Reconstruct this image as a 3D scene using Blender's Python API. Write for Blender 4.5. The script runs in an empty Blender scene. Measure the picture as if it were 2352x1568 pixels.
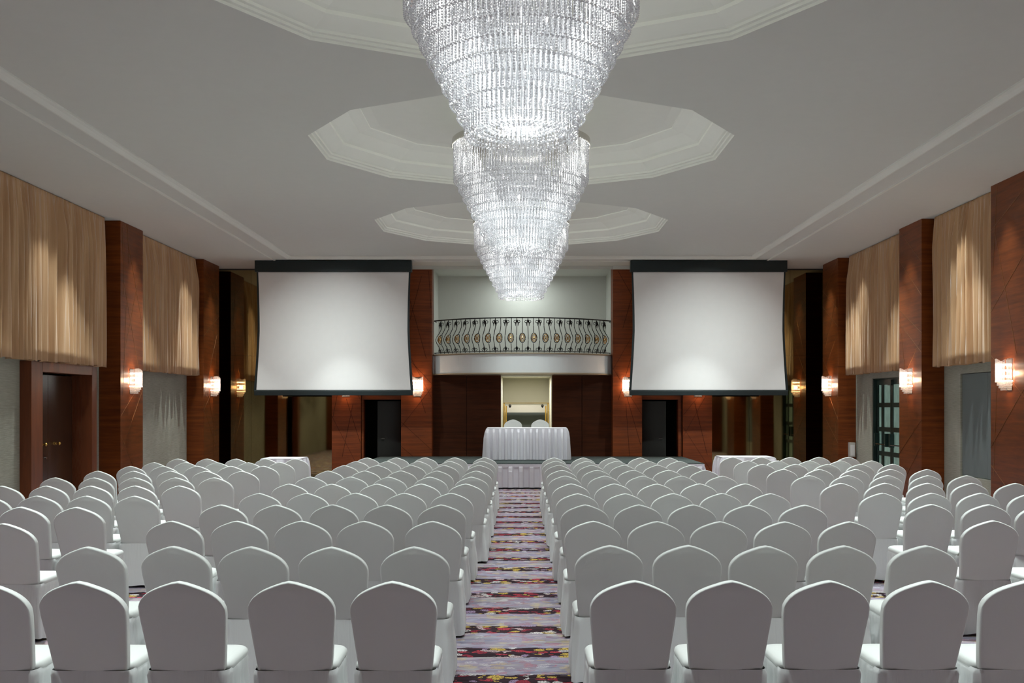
import bpy, bmesh, math, random
from math import sin, cos, pi, sqrt
from mathutils import Vector, Matrix
random.seed(7)

# ------------------------------------------------------------------ camera, world, exposure
SC = bpy.context.scene
COL = SC.collection
VS = SC.view_settings
VS.view_transform = 'Standard'; VS.look = 'None'; VS.gamma = 1.0; VS.use_curve_mapping = False
VS.exposure = 0.38
F = 2400.0
cam_data = bpy.data.cameras.new('camera')
cam_data.sensor_width = 36.0
cam_data.lens = 36.0 * F / 2352.0
cam_data.shift_x = -21.0 / 2352.0
cam_data.shift_y = 148.0 / 2352.0
cam_data.clip_end = 200
cam = bpy.data.objects.new('camera', cam_data); COL.objects.link(cam)
cam.location = (0, 0, 1.83); cam.rotation_euler = (pi / 2, 0, 0)
SC.camera = cam
world = bpy.data.worlds.new('world'); SC.world = world; world.use_nodes = True
world.node_tree.nodes['Background'].inputs[0].default_value = (0.0, 0.0, 0.0, 1)
world.node_tree.nodes['Background'].inputs[1].default_value = 0.0
try:
    SC.cycles.max_bounces = 6; SC.cycles.diffuse_bounces = 4; SC.cycles.glossy_bounces = 4
    SC.cycles.transparent_max_bounces = 16; SC.cycles.sample_clamp_indirect = 4.0
    SC.cycles.caustics_reflective = False; SC.cycles.caustics_refractive = False
except Exception:
    pass

CH_Y = (8.4, 14.6, 20.9)          # chandeliers, one under each ceiling coffer
P_SCONCE = 9.0

def point_light(name, loc, power, radius, color):
    d = bpy.data.lights.new(name, 'POINT'); d.energy = power; d.shadow_soft_size = radius; d.color = color
    o = bpy.data.objects.new(name, d); COL.objects.link(o); o.location = loc
    return o

def area_light(name, loc, power, size, color, rot=(0, 0, 0)):
    d = bpy.data.lights.new(name, 'AREA'); d.energy = power; d.shape = 'DISK'; d.size = size; d.color = color
    o = bpy.data.objects.new(name, d); COL.objects.link(o); o.location = loc; o.rotation_euler = rot
    return o

COOL = (0.90, 1.0, 0.975)
for y in CH_Y:                                   # the chandeliers' own bulbs, plus an added coffer fill
    area_light('chandelier_and_fill_light', (0, y, 4.2), 3, 0.40, COOL)
    for z, p in ((4.4, 11.0), (4.85, 16.0), (5.25, 34.0)): point_light('chandelier_and_fill_light', (0, y, z), p, 0.25, (0.97, 1.0, 0.98))
    point_light('chandelier_and_fill_light', (0, y, 5.66), 32, 0.15, (0.94, 1.0, 0.90))  # added lamp above the ring plate, brightens the coffer
def added_downlight(x, y, z, power, rot=(0, 0, 0), spread=1.12):     # added fill lamps at ceiling height, no fixtures are seen there
    o = area_light('added_downlight', (x, y, z), power, 0.15, COOL, rot); o.data.spread = spread
for y in (5.2, 8.4, 11.5, 14.6, 17.7, 20.9, 24.0):
    for x in (-6.9, 6.9): added_downlight(x, y, 5.33, 19)
    for x in (-4.2, 4.2): added_downlight(x, y, 5.33, 30)
    for x in (-1.9, 1.9): added_downlight(x, y, 5.40, 13)
    added_downlight(0.0, y, 5.40, 26, spread=1.5)
for y in (-1.0, 2.2):
    for x in (-6.9, -4.2, -1.5, 1.5, 4.2, 6.9): added_downlight(x, y, 5.33, 10)
for x in (-4.56, 4.56): added_downlight(x, 21.4, 5.33, 17, (0.94, 0, 0), 1.2)      # added lamps tilted to brighten the screens
for x, y in ((-7.25, 16.9), (-7.2, 20.6), (-7.3, 24.0), (-7.1, 25.7), (7.25, 18.0), (7.2, 23.4), (7.1, 16.2), (7.1, 20.3), (7.1, 25.5)):
    added_downlight(x, y, 5.33, 7, (0, 0, 0), 1.15)            # close to the curtains and columns
added_downlight(0.0, 21.5, 5.33, 26, (0.5, 0, 0), 1.3)
area_light('balcony_fill', (0.03, 27.4, 5.3), 24, 0.8, COOL)  # added lamp to lift the balcony recess, no fixture is seen

# ------------------------------------------------------------------ materials
def s2l(c):
    return tuple(((x / 255.0) / 12.92 if x / 255.0 <= 0.04045 else ((x / 255.0 + 0.055) / 1.055) ** 2.4) for x in c)

class NT:
    def __init__(s, name):
        s.m = bpy.data.materials.new(name); s.m.use_nodes = True
        s.t = s.m.node_tree; s.b = s.t.nodes['Principled BSDF']; s.out = s.t.nodes['Material Output']
    def n(s, kind, **kw):
        x = s.t.nodes.new(kind)
        for k, v in kw.items():
            setattr(x, k, v)
        return x
    def l(s, a, b): s.t.links.new(a, b)
    def val(s, sock, v):
        if isinstance(v, (int, float, tuple, list)): sock.default_value = v
        else: s.l(v, sock)
    def math(s, op, a, b=0.0, c=0.0, clamp=False):
        x = s.n('ShaderNodeMath', operation=op); x.use_clamp = clamp
        s.val(x.inputs[0], a); s.val(x.inputs[1], b)
        if len(x.inputs) > 2: s.val(x.inputs[2], c)
        return x.outputs[0]
    def coords(s, scale=(1, 1, 1), kind='Object', loc=(0, 0, 0)):
        tc = s.n('ShaderNodeTexCoord'); mp = s.n('ShaderNodeMapping')
        s.l(tc.outputs[kind], mp.inputs[0]); mp.inputs['Scale'].default_value = scale; mp.inputs['Location'].default_value = loc
        return mp.outputs[0]
    def noise(s, vec, scale=1.0, detail=4.0, rough=0.5):
        x = s.n('ShaderNodeTexNoise'); s.l(vec, x.inputs['Vector'])
        x.inputs['Scale'].default_value = scale; x.inputs['Detail'].default_value = detail; x.inputs['Roughness'].default_value = rough
        return x.outputs['Fac']
    def ramp(s, fac, stops, interp='LINEAR'):
        x = s.n('ShaderNodeValToRGB'); s.l(fac, x.inputs[0]); r = x.color_ramp; r.interpolation = interp
        while len(r.elements) < len(stops): r.elements.new(0.5)
        for e, (p, c) in zip(r.elements, stops):
            e.position = p; e.color = tuple(c) + (1.0,) if len(c) == 3 else c
        return x.outputs[0]
    def mix(s, fac, a, b, mode='MIX'):
        x = s.n('ShaderNodeMix', data_type='RGBA', blend_type=mode)
        s.val(x.inputs[0], fac)
        for sock, v in ((x.inputs[6], a), (x.inputs[7], b)):
            if isinstance(v, tuple): sock.default_value = v + (1.0,) if len(v) == 3 else v
            else: s.l(v, sock)
        return x.outputs[2]
    def bump(s, h, strength=0.3, dist=0.01):
        x = s.n('ShaderNodeBump'); x.inputs['Strength'].default_value = strength; x.inputs['Distance'].default_value = dist
        s.l(h, x.inputs['Height']); s.l(x.outputs[0], s.b.inputs['Normal'])
    def set(s, color=None, rough=None, metal=None, spec=None, coat=None, sheen=None):
        if color is not None: s.val(s.b.inputs['Base Color'], color + (1.0,) if isinstance(color, tuple) and len(color) == 3 else color)
        if rough is not None: s.val(s.b.inputs['Roughness'], rough)
        if metal is not None: s.b.inputs['Metallic'].default_value = metal
        if spec is not None: s.b.inputs['Specular IOR Level'].default_value = spec
        if coat is not None: s.b.inputs['Coat Weight'].default_value = coat
        if sheen is not None: s.b.inputs['Sheen Weight'].default_value = sheen
        return s

M = {}
def plain(name, color, rough=0.6, metal=0.0, **kw):
    t = NT(name); v = t.noise(t.coords((3, 3, 3)), 2.0, 3)
    c = t.mix(t.math('MULTIPLY', v, 0.14), color, tuple(x * 0.7 for x in color))
    t.set(c, rough, metal, **kw); M[name] = t.m
    return t

def emission(name, color, strength):
    t = NT(name); t.b.inputs['Base Color'].default_value = (0.8, 0.8, 0.8, 1)
    t.b.inputs['Emission Color'].default_value = color + (1.0,); t.b.inputs['Emission Strength'].default_value = strength
    M[name] = t.m

t = plain('paint', (0.665, 0.665, 0.625), 0.85, spec=0.2)
t = plain('lit_trim_paint', (0.79, 0.79, 0.735), 0.85, spec=0.2)  # lighter copy of the ceiling paint, lit brightness put into the colour
plain('recess_paint', (0.64, 0.64, 0.60), 0.8, spec=0.2)
t = plain('cream_paint', (0.62, 0.60, 0.48), 0.7)
# white satin chair cloth
t = NT('chair_cloth'); v = t.coords((1, 1, 1)); w = t.noise(v, 5.0, 3); g = t.noise(v, 220.0, 2)
t.set((0.80, 0.815, 0.80), 0.55, spec=0.25, sheen=0.15)
t.bump(t.math('ADD', t.math('MULTIPLY', w, 0.8), t.math('MULTIPLY', g, 0.02)), 0.25, 0.03); M['chair_cloth'] = t.m
t = NT('skirt_cloth'); v = t.coords((9, 9, 1.2)); w = t.noise(v, 1.4, 3)
t.set((0.80, 0.81, 0.81), 0.45, spec=0.3, sheen=0.15); t.bump(w, 0.35, 0.03); M['skirt_cloth'] = t.m
t = NT('table_cloth'); v = t.coords((14, 14, 1.0)); w = t.noise(v, 1.2, 2)
t.set((0.80, 0.78, 0.84), 0.5, spec=0.3); t.bump(w, 0.25, 0.02); M['table_cloth'] = t.m
plain('screen_white', (0.86, 0.84, 0.83), 0.7, spec=0.2)
plain('screen_black', (0.006, 0.014, 0.016), 0.45)
plain('black_metal', (0.02, 0.02, 0.02), 0.4, 0.6)
plain('brass', (0.78, 0.50, 0.14), 0.25, 1.0)
plain('dull_brass', (0.55, 0.34, 0.13), 0.35, 0.9)
plain('fascia_paint', (0.86, 0.89, 0.90), 0.6)
plain('gilt', (0.50, 0.42, 0.30), 0.4, 0.3)
plain('chrome', (0.62, 0.60, 0.55), 0.18, 1.0)
plain('dark_void', (0.012, 0.014, 0.013), 0.7)
plain('dark_door', (0.022, 0.022, 0.020), 0.45)
plain('green_metal', (0.015, 0.035, 0.03), 0.35)
plain('box_plastic', (0.55, 0.53, 0.48), 0.5)
plain('dark_leg', (0.02, 0.02, 0.02), 0.4)
plain('grey_panel', (0.16, 0.185, 0.185), 0.8)

def wood(name, dark, light, rough, vertical=False, coat=0.35, spec=0.5):
    t = NT(name)
    sc = (5, 5, 0.5) if vertical else (0.45, 0.45, 9)
    n1 = t.noise(t.coords(sc), 2.2, 6, 0.62); n2 = t.noise(t.coords(tuple(x * 6 for x in sc)), 2.0, 3)
    big = t.noise(t.coords((0.9, 0.9, 0.7)), 1.5, 2)
    f = t.math('ADD', t.math('MULTIPLY', n1, 0.55), t.math('ADD', t.math('MULTIPLY', n2, 0.2), t.math('MULTIPLY', big, 0.25)))
    c = t.ramp(f, [(0.33, dark), (0.68, light)])
    t.set(c, rough, coat=coat, spec=spec); t.b.inputs['Coat Roughness'].default_value = 0.18
    M[name] = t.m
wood('column_wood', (0.085, 0.020, 0.005), (0.25, 0.062, 0.012), 0.38, coat=0.05, spec=0.2)
wood('stage_wood', (0.120, 0.026, 0.007), (0.34, 0.075, 0.014), 0.45, coat=0.08, spec=0.3)
wood('wall_wood', (0.038, 0.012, 0.006), (0.105, 0.030, 0.011), 0.6, coat=0.0, spec=0.12)
wood('frame_wood', (0.12, 0.035, 0.015), (0.22, 0.062, 0.022), 0.4, vertical=True, coat=0.1, spec=0.35)
wood('door_wood', (0.030, 0.013, 0.007), (0.075, 0.030, 0.013), 0.25, vertical=True)
plain('inlay', (0.30, 0.13, 0.05), 0.3, 0.8)

# curtain
t = NT('curtain_cloth'); v = t.noise(t.coords((3, 3, 0.3)), 2.0, 3)
t.set(t.ramp(v, [(0.3, (0.44, 0.245, 0.120)), (0.7, (0.60, 0.375, 0.205))]), 0.5, spec=0.3, sheen=0.3)
t.bump(t.noise(t.coords((25, 25, 0.8)), 1.0, 2), 0.3, 0.02); M['curtain_cloth'] = t.m
# grass-cloth wall paper
t = NT('wall_paper'); h = t.noise(t.coords((1.5, 1.5, 45)), 3.0, 4, 0.6); big = t.noise(t.coords((1, 1, 1)), 1.2, 2)
f = t.math('ADD', t.math('MULTIPLY', h, 0.7), t.math('MULTIPLY', big, 0.3))
t.set(t.ramp(f, [(0.35, (0.30, 0.295, 0.235)), (0.65, (0.47, 0.46, 0.385))]), 0.8); t.bump(h, 0.3, 0.01); M['wall_paper'] = t.m
# bronze mirror
t = NT('bronze_mirror'); v = t.noise(t.coords((1, 1, 1)), 0.6, 1)
t.set(t.mix(v, (0.30, 0.235, 0.115), (0.36, 0.285, 0.15)), 0.035, 1.0); M['bronze_mirror'] = t.m
# frosted door glass, given a faint glow as if lit
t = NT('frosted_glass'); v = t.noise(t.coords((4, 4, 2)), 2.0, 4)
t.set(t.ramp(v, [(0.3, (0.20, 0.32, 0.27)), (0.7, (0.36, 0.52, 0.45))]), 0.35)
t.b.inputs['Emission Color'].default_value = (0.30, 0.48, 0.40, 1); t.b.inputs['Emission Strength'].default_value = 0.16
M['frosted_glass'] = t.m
# crystal: clear beads that pass, scatter and glint the bulbs' light
t = NT('crystal'); t.t.nodes.remove(t.b)
gl = t.n('ShaderNodeBsdfGlossy'); gl.inputs['Roughness'].default_value = 0.16; gl.inputs['Color'].default_value = (1, 1, 1, 1)
tl = t.n('ShaderNodeBsdfTranslucent'); tl.inputs['Color'].default_value = (0.97, 0.975, 1.0, 1)
df = t.n('ShaderNodeBsdfDiffuse'); df.inputs['Color'].default_value = (0.95, 0.96, 1.0, 1)
tr = t.n('ShaderNodeBsdfTransparent'); tr.inputs['Color'].default_value = (0.99, 0.99, 1.0, 1)
m1 = t.n('ShaderNodeMixShader'); m1.inputs[0].default_value = 0.42; t.l(gl.outputs[0], m1.inputs[1]); t.l(tl.outputs[0], m1.inputs[2])
m2 = t.n('ShaderNodeMixShader'); m2.inputs[0].default_value = 0.2; t.l(m1.outputs[0], m2.inputs[1]); t.l(df.outputs[0], m2.inputs[2])
m3 = t.n('ShaderNodeMixShader'); m3.inputs[0].default_value = 0.26; t.l(m2.outputs[0], m3.inputs[1]); t.l(tr.outputs[0], m3.inputs[2])
t.l(m3.outputs[0], t.out.inputs[0]); M['crystal'] = t.m
emission('bulb_glow', (1.0, 0.93, 0.86), 5.0)
emission('sconce_glow', (1.0, 0.80, 0.62), 13.0)

# carpet: bands across the room, streaked lavender and dark, with flowers
t = NT('carpet')
geo = t.n('ShaderNodeNewGeometry'); sep = t.n('ShaderNodeSeparateXYZ'); t.l(geo.outputs['Position'], sep.inputs[0])
X, Y = sep.outputs[0], sep.outputs[1]
def vec(a, b, sa=1.0, sb=1.0):
    c = t.n('ShaderNodeCombineXYZ'); t.l(t.math('MULTIPLY', a, sa), c.inputs[0]); t.l(t.math('MULTIPLY', b, sb), c.inputs[1]); return c.outputs[0]
streak = t.noise(vec(X, Y, 1.3, 38), 1.0, 4, 0.6)
streak2 = t.noise(vec(X, Y, 0.8, 7), 1.3, 3, 0.6)
edge = t.noise(vec(X, Y, 3.5, 20), 1.0, 4, 0.7)
ph = t.math('FRACT', t.math('DIVIDE', t.math('ADD', t.math('SUBTRACT', Y, 0.62), t.math('MULTIPLY', edge, 0.22)), 0.79))
dark = t.math('LESS_THAN', ph, 0.36)
lightc = t.ramp(streak, [(0.28, s2l((58, 60, 102))), (0.40, s2l((120, 124, 160))), (0.47, s2l((176, 172, 184))), (0.54, s2l((134, 122, 142))), (0.62, s2l((190, 182, 180))), (0.72, s2l((84, 66, 90)))])
lightb = t.ramp(streak2, [(0.3, s2l((92, 84, 122))), (0.43, s2l((176, 164, 184))), (0.55, s2l((134, 118, 140))), (0.7, s2l((176, 164, 130)))])
blot = t.ramp(t.noise(vec(X, Y, 1.7, 5.5), 1.0, 3, 0.6), [(0.32, s2l((70, 78, 122))), (0.42, s2l((168, 166, 186))), (0.52, s2l((138, 118, 140))), (0.60, s2l((190, 184, 180))), (0.70, s2l((150, 136, 96)))])
lightc = t.mix(0.45, t.mix(0.35, lightc, lightb), blot)
darkc = t.ramp(streak, [(0.3, s2l((36, 26, 30))), (0.6, s2l((66, 50, 58))), (0.75, s2l((96, 60, 74)))])
base = t.mix(dark, lightc, darkc)
warpn = t.n('ShaderNodeTexNoise'); t.l(vec(X, Y, 6, 8), warpn.inputs['Vector']); warpn.inputs['Scale'].default_value = 1.0
wsep = t.n('ShaderNodeSeparateXYZ'); t.l(warpn.outputs['Color'], wsep.inputs[0])
vx = t.math('ADD', t.math('MULTIPLY', X, 2.0), t.math('MULTIPLY', wsep.outputs[0], 0.35))
vy = t.math('ADD', t.math('MULTIPLY', Y, 2.53), t.math('MULTIPLY', wsep.outputs[1], 0.35))
cc = t.n('ShaderNodeCombineXYZ'); t.l(vx, cc.inputs[0]); t.l(vy, cc.inputs[1])
vo = t.n('ShaderNodeTexVoronoi'); t.l(cc.outputs[0], vo.inputs['Vector']); vo.inputs['Randomness'].default_value = 0.6
petal = t.noise(vec(X, Y, 9, 13), 1.0, 2, 0.5)
d = t.math('SUBTRACT', vo.outputs['Distance'], t.math('MULTIPLY', t.math('SUBTRACT', petal, 0.5), 0.9))
inside = t.math('LESS_THAN', d, 0.50)
pv = t.n('ShaderNodeTexVoronoi', feature='DISTANCE_TO_EDGE'); t.l(vec(t.math('ADD', X, t.math('MULTIPLY', wsep.outputs[1], 0.06)), t.math('ADD', Y, t.math('MULTIPLY', wsep.outputs[0], 0.05)), 10, 15), pv.inputs['Vector'])
vein = t.math('MULTIPLY', t.math('SUBTRACT', pv.outputs['Distance'], 0.035), 14.0, clamp=True)
mask = t.math('MULTIPLY', inside, vein)
rs = t.n('ShaderNodeSeparateXYZ'); t.l(vo.outputs['Color'], rs.inputs[0])
fcol = t.ramp(rs.outputs[0], [(0.0, s2l((168, 58, 74))), (0.24, s2l((224, 190, 96))), (0.47, s2l((232, 224, 226))), (0.64, s2l((176, 150, 186))), (0.80, s2l((196, 70, 84))), (0.9, s2l((214, 186, 190)))], 'CONSTANT')
strength = t.math('MULTIPLY', mask, t.math('ADD', t.math('MULTIPLY', dark, 0.55), 0.38))
col = t.mix(1.0, t.mix(strength, base, fcol), (0.84, 0.85, 0.82), 'MULTIPLY')
t.set(col, 0.95, spec=0.05); M['carpet'] = t.m
t = NT('stage_carpet'); v = t.noise(t.coords((40, 40, 40)), 1.0, 3)
t.set(t.ramp(v, [(0.3, (0.035, 0.045, 0.045)), (0.7, (0.085, 0.095, 0.09))]), 0.95, spec=0.1); M['stage_carpet'] = t.m

# ------------------------------------------------------------------ mesh helpers
class MB:
    def __init__(s): s.v = []; s.f = []
    def add(s, vs, fs):
        o = len(s.v); s.v.extend(vs); s.f.extend(tuple(i + o for i in f) for f in fs); return s
    def box(s, x0, x1, y0, y1, z0, z1):
        return s.add([(x0, y0, z0), (x1, y0, z0), (x1, y1, z0), (x0, y1, z0), (x0, y0, z1), (x1, y0, z1), (x1, y1, z1), (x0, y1, z1)],
                     [(0, 3, 2, 1), (4, 5, 6, 7), (0, 1, 5, 4), (1, 2, 6, 5), (2, 3, 7, 6), (3, 0, 4, 7)])
    def grid(s, rows, closed=False):
        n = len(rows[0]); vs = [p for r in rows for p in r]; fs = []
        for j in range(len(rows) - 1):
            for i in range(n if closed else n - 1):
                a = j * n + i; b = j * n + (i + 1) % n
                fs.append((a, b, b + n, a + n))
        return s.add(vs, fs)
    def tube(s, pts, r, n=6, cap=True):
        pts = [Vector(p) for p in pts]; rings = []
        up = Vector((0, 0, 1))
        for i, p in enumerate(pts):
            d = (pts[min(i + 1, len(pts) - 1)] - pts[max(i - 1, 0)]).normalized()
            a = d.cross(up if abs(d.z) < 0.95 else Vector((1, 0, 0))).normalized(); b = d.cross(a)
            rr = r[i] if isinstance(r, (list, tuple)) else r
            rings.append([tuple(p + a * rr * cos(2 * pi * k / n) + b * rr * sin(2 * pi * k / n)) for k in range(n)])
        o = len(s.v); s.grid(rings, True)
        if cap:
            s.f.append(tuple(o + k for k in range(n))); s.f.append(tuple(o + (len(pts) - 1) * n + k for k in reversed(range(n))))
        return s
    def lathe(s, prof, cx=0, cy=0, n=24, a0=0.0, a1=2 * pi, ex=1.0, ey=1.0):
        full = abs(a1 - a0 - 2 * pi) < 1e-6; m = n if full else n + 1
        rows = [[(cx + r * ex * cos(a0 + (a1 - a0) * k / n), cy + r * ey * sin(a0 + (a1 - a0) * k / n), z) for k in range(m)] for r, z in prof]
        return s.grid(rows, full)
    def bead(s, x, y, z, r, h=None, sides=4, rot=0.0):
        h = h or r
        vs = [(x, y, z + h)] + [(x + r * cos(rot + 2 * pi * k / sides), y + r * sin(rot + 2 * pi * k / sides), z) for k in range(sides)] + [(x, y, z - h)]
        fs = [(0, 1 + k, 1 + (k + 1) % sides) for k in range(sides)] + [(sides + 1, 1 + (k + 1) % sides, 1 + k) for k in range(sides)]
        return s.add(vs, fs)
    def mesh(s, name, mat, smooth=False):
        me = bpy.data.meshes.new(name); me.from_pydata([tuple(v) for v in s.v], [], s.f); me.update()
        if isinstance(mat, str): mat = M[mat]
        me.materials.append(mat)
        if smooth:
            me.polygons.foreach_set('use_smooth', [True] * len(me.polygons)); me.update()
        return me
    def obj(s, name, mat, parent=None, smooth=False, loc=None, **tags):
        return link(name, s.mesh(name, mat, smooth), parent, loc, **tags)

def tag(o, **kw):
    for k, v in kw.items(): o[k] = v
    return o
def link(name, me, parent=None, loc=None, rotz=0.0, **tags):
    o = bpy.data.objects.new(name, me); COL.objects.link(o)
    if parent is not None: o.parent = parent
    if loc is not None: o.location = loc
    if rotz: o.rotation_euler = (0, 0, rotz)
    return tag(o, **tags)
def thing(name, label, category, loc=(0, 0, 0), rotz=0.0, group=None, kind=None):
    o = bpy.data.objects.new(name, None); COL.objects.link(o); o.location = loc; o.rotation_euler = (0, 0, rotz)
    o['label'] = label; o['category'] = category
    if group: o['group'] = group
    if kind: o['kind'] = kind
    return o
def dup(root, loc, rotz=0.0, label=None, group=None):
    kids = {}
    for o in SC.objects:
        if o.parent: kids.setdefault(o.parent.name, []).append(o)
    def cp(o, par):
        c = o.copy(); COL.objects.link(c); c.parent = par
        for k in kids.get(o.name, []): cp(k, c)
        return c
    r = cp(root, None); r.location = loc; r.rotation_euler = (0, 0, rotz)
    if label: r['label'] = label
    if group: r['group'] = group
    return r
def bevel(o, w=0.01, seg=2):
    m = o.modifiers.new('bevel', 'BEVEL'); m.width = w; m.segments = seg; m.limit_method = 'ANGLE'; return o
ST = dict(kind='structure')

# ------------------------------------------------------------------ room shell
XL, XR = -8.04, 7.98            # side walls
YB, YF = -3.0, 26.93            # wall behind the camera, mirror plane of the end wall
Z_SIDE, Z_MAIN = 5.36, 5.43     # soffit along the walls, main ceiling
MB().box(XL - 0.2, XR + 0.2, YB - 0.2, 34, -0.1, 0).obj('floor', 'carpet', label='patterned carpet of lavender and dark flowered bands across the hall', category='carpet', **ST)

def wall_with_holes(name, axis, pos, a0, a1, z0, z1, holes, thick, mat, label):
    """wall along y (axis x) or x (axis y) at pos, thickness signed; holes = [(a, b, za, zb)]"""
    mb = MB()
    cuts = sorted({a0, a1} | {h[0] for h in holes} | {h[1] for h in holes})
    for u, v in zip(cuts, cuts[1:]):
        zs = [(z0, z1)]
        for h in holes:
            if h[0] <= u + 1e-6 and h[1] >= v - 1e-6:
                nz = []
                for (p, q) in zs:
                    if h[2] > p: nz.append((p, min(h[2], q)))
                    if h[3] < q: nz.append((max(h[3], p), q))
                zs = nz
        for p, q in zs:
            if q - p < 1e-6: continue
            lo, hi = sorted((pos, pos + thick))
            if axis == 'x': mb.box(lo, hi, u, v, p, q)
            else: mb.box(u, v, lo, hi, p, q)
    return mb.obj(name, mat, label=label, category='wall', **ST)

DL0, DL1, DLZ = 17.15, 19.12, 2.39     # double wooden door, left wall
DR0, DR1, DRZ = 21.85, 23.76, 2.45     # exit door with glass panes, right wall
wall_with_holes('wall_left', 'x', XL, YB, 27.3, 0, 5.6, [(DL0, DL1, 0, DLZ)], -0.3, 'wall_paper', 'grey textured fabric wall behind the long curtains, left side')
wall_with_holes('wall_right', 'x', XR, YB, 27.3, 0, 5.6, [(DR0, DR1, 0, DRZ), (16.9, 18.98, 0.565, 2.415)], 0.3, 'wall_paper', 'grey textured fabric wall with the glazed exit door, right side')
MB().box(XL - 0.3, XR + 0.3, YB - 0.3, YB, 0, 5.6).obj('wall_rear', 'wall_paper', label='grey fabric wall behind the viewer', category='wall', **ST)

# end wall of wood around two dark doorways, open in the middle
YW = 26.5
def boards(name, parts, y, depth, mat, label):
    mb = MB()
    for x0, x1, z0, z1 in parts: mb.box(x0, x1, y, y + depth, z0, z1)
    o = mb.obj(name, mat, label=label, category='wall', **ST)
    return o
boards('wall_end', [(-4.79, -4.04, 0, 5.37), (-4.04, -3.04, 2.0, 5.37)], YW + 0.12, 0.45, 'stage_wood', 'reddish wood end wall around the dark doorway left of the stage')
boards('wall_end', [(4.08, 4.84, 0, 5.37), (3.05, 4.08, 2.0, 5.37)], YW + 0.12, 0.45, 'stage_wood', 'reddish wood end wall around the dark doorway right of the stage')
boards('wall_backing', [(XL, -4.79, 0, 5.37)], YF + 0.05, 0.1, 'dark_void', 'dark wall backing behind the left mirror')
boards('wall_backing', [(4.84, XR, 0, 5.37)], YF + 0.05, 0.1, 'dark_void', 'dark wall backing behind the right mirror')
# header frames of the doorways
for x0, x1, side in ((-4.0, -3.04, 'left'), (3.07, 3.99, 'right')):
    mb = MB(); mb.box(x0 - 0.04, x1 + 0.02, YW + 0.04, YW + 0.14, 1.99, 2.11); mb.box(x0 - 0.05, x0, YW + 0.04, YW + 0.3, 0, 1.99)
    if side == 'right': mb = MB(); mb.box(x0 - 0.02, x1 + 0.06, YW + 0.04, YW + 0.14, 1.99, 2.11); mb.box(x1, x1 + 0.07, YW + 0.04, YW + 0.3, 0, 1.99)
    mb.obj('trim_1' if side == 'left' else 'trim_2', 'stage_wood', label='wood frame over the dark doorway %s of the stage' % side, category='trim', **ST)
    # dark room behind
    mb = MB(); mb.box(x0 - 0.5, x1 + 0.5, YW + 2.2, YW + 2.3, 0, 2.4); mb.box(x0 - 0.6, x0 - 0.5, YW + 0.57, YW + 2.3, 0, 2.4); mb.box(x1 + 0.5, x1 + 0.6, YW + 0.57, YW + 2.3, 0, 2.4)
    mb.box(x0 - 0.6, x1 + 0.6, YW + 0.57, YW + 2.3, 2.4, 2.5)
    mb.obj('wall_passage', 'dark_void', label='dark passage seen through the doorway %s of the stage' % side, category='wall', **ST)
    d = thing('door_3' if side == 'left' else 'door_4', 'dark door standing ajar in the doorway %s of the stage' % side, 'door', ((x1 - 0.03, YW + 0.35, 0) if side == 'left' else (x0 + 0.03, YW + 0.35, 0)), kind='structure')
    sg = -1 if side == 'left' else 1
    d.rotation_euler = (0, 0, sg * -0.28)
    a, b = sorted((0, sg * 0.62)); MB().box(a, b, 0, 0.045, 0.02, 1.95).obj('door_leaf', 'dark_door', d)
    MB().tube([(sg * 0.55, -0.06, 1.0), (sg * 0.45, -0.06, 1.0)], 0.012).obj('handle', 'chrome', d)

# ceiling with three twelve-sided coffers
AP = 2.84
def gon(c, inset=0.0, z=Z_MAIN):
    R = (AP - inset) / cos(pi / 12)
    return [(R * cos(pi / 12 + k * pi / 6), c + 0.906 * R * sin(pi / 12 + k * pi / 6), z) for k in range(12)]
COFF = (2.2,) + CH_Y
bm = bmesh.new()
def loop(pts):
    vs = [bm.verts.new(p) for p in pts]
    return [bm.edges.new((vs[i], vs[(i + 1) % len(vs)])) for i in range(len(vs))]
YS = 25.1
es = loop([(-5.57, YB, Z_MAIN), (5.57, YB, Z_MAIN), (5.57, YS, Z_MAIN), (-5.57, YS, Z_MAIN)])
for c in COFF: es += loop(gon(c))
bmesh.ops.triangle_fill(bm, use_beauty=True, use_dissolve=False, edges=es)
for f in bm.faces:
    if f.normal.z > 0: f.normal_flip()
me = bpy.data.meshes.new('ceiling'); bm.to_mesh(me); bm.free(); me.materials.append(M['paint'])
link('ceiling', me, label='grey plaster ceiling with three twelve-sided coffers', category='ceiling', **ST)
prof = [(0, 0), (0.0, 0.03), (0.035, 0.035), (0.035, 0.065), (0.07, 0.07), (0.07, 0.10), (0.10, 0.11), (0.26, 0.20), (0.26, 0.24), (0.31, 0.26), (0.50, 0.36), (0.66, 0.415), (0.66, 0.43), (0.80, 0.44)]
for c in COFF:
    mb = MB(); mb.grid([gon(c, i, Z_MAIN + h) for i, h in prof], True)
    o = len(mb.v); mb.v += gon(c, 0.80, Z_MAIN + 0.44); mb.f.append(tuple(range(o + 11, o - 1, -1)))
    k = COFF.index(c)
    mb.obj('ceiling_coffer', 'lit_trim_paint', label='twelve-sided stepped plaster coffer ' + ('behind the viewer', 'above the biggest, nearest chandelier', 'above the middle chandelier', 'above the farthest chandelier')[k], category='coffer', **ST)
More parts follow.
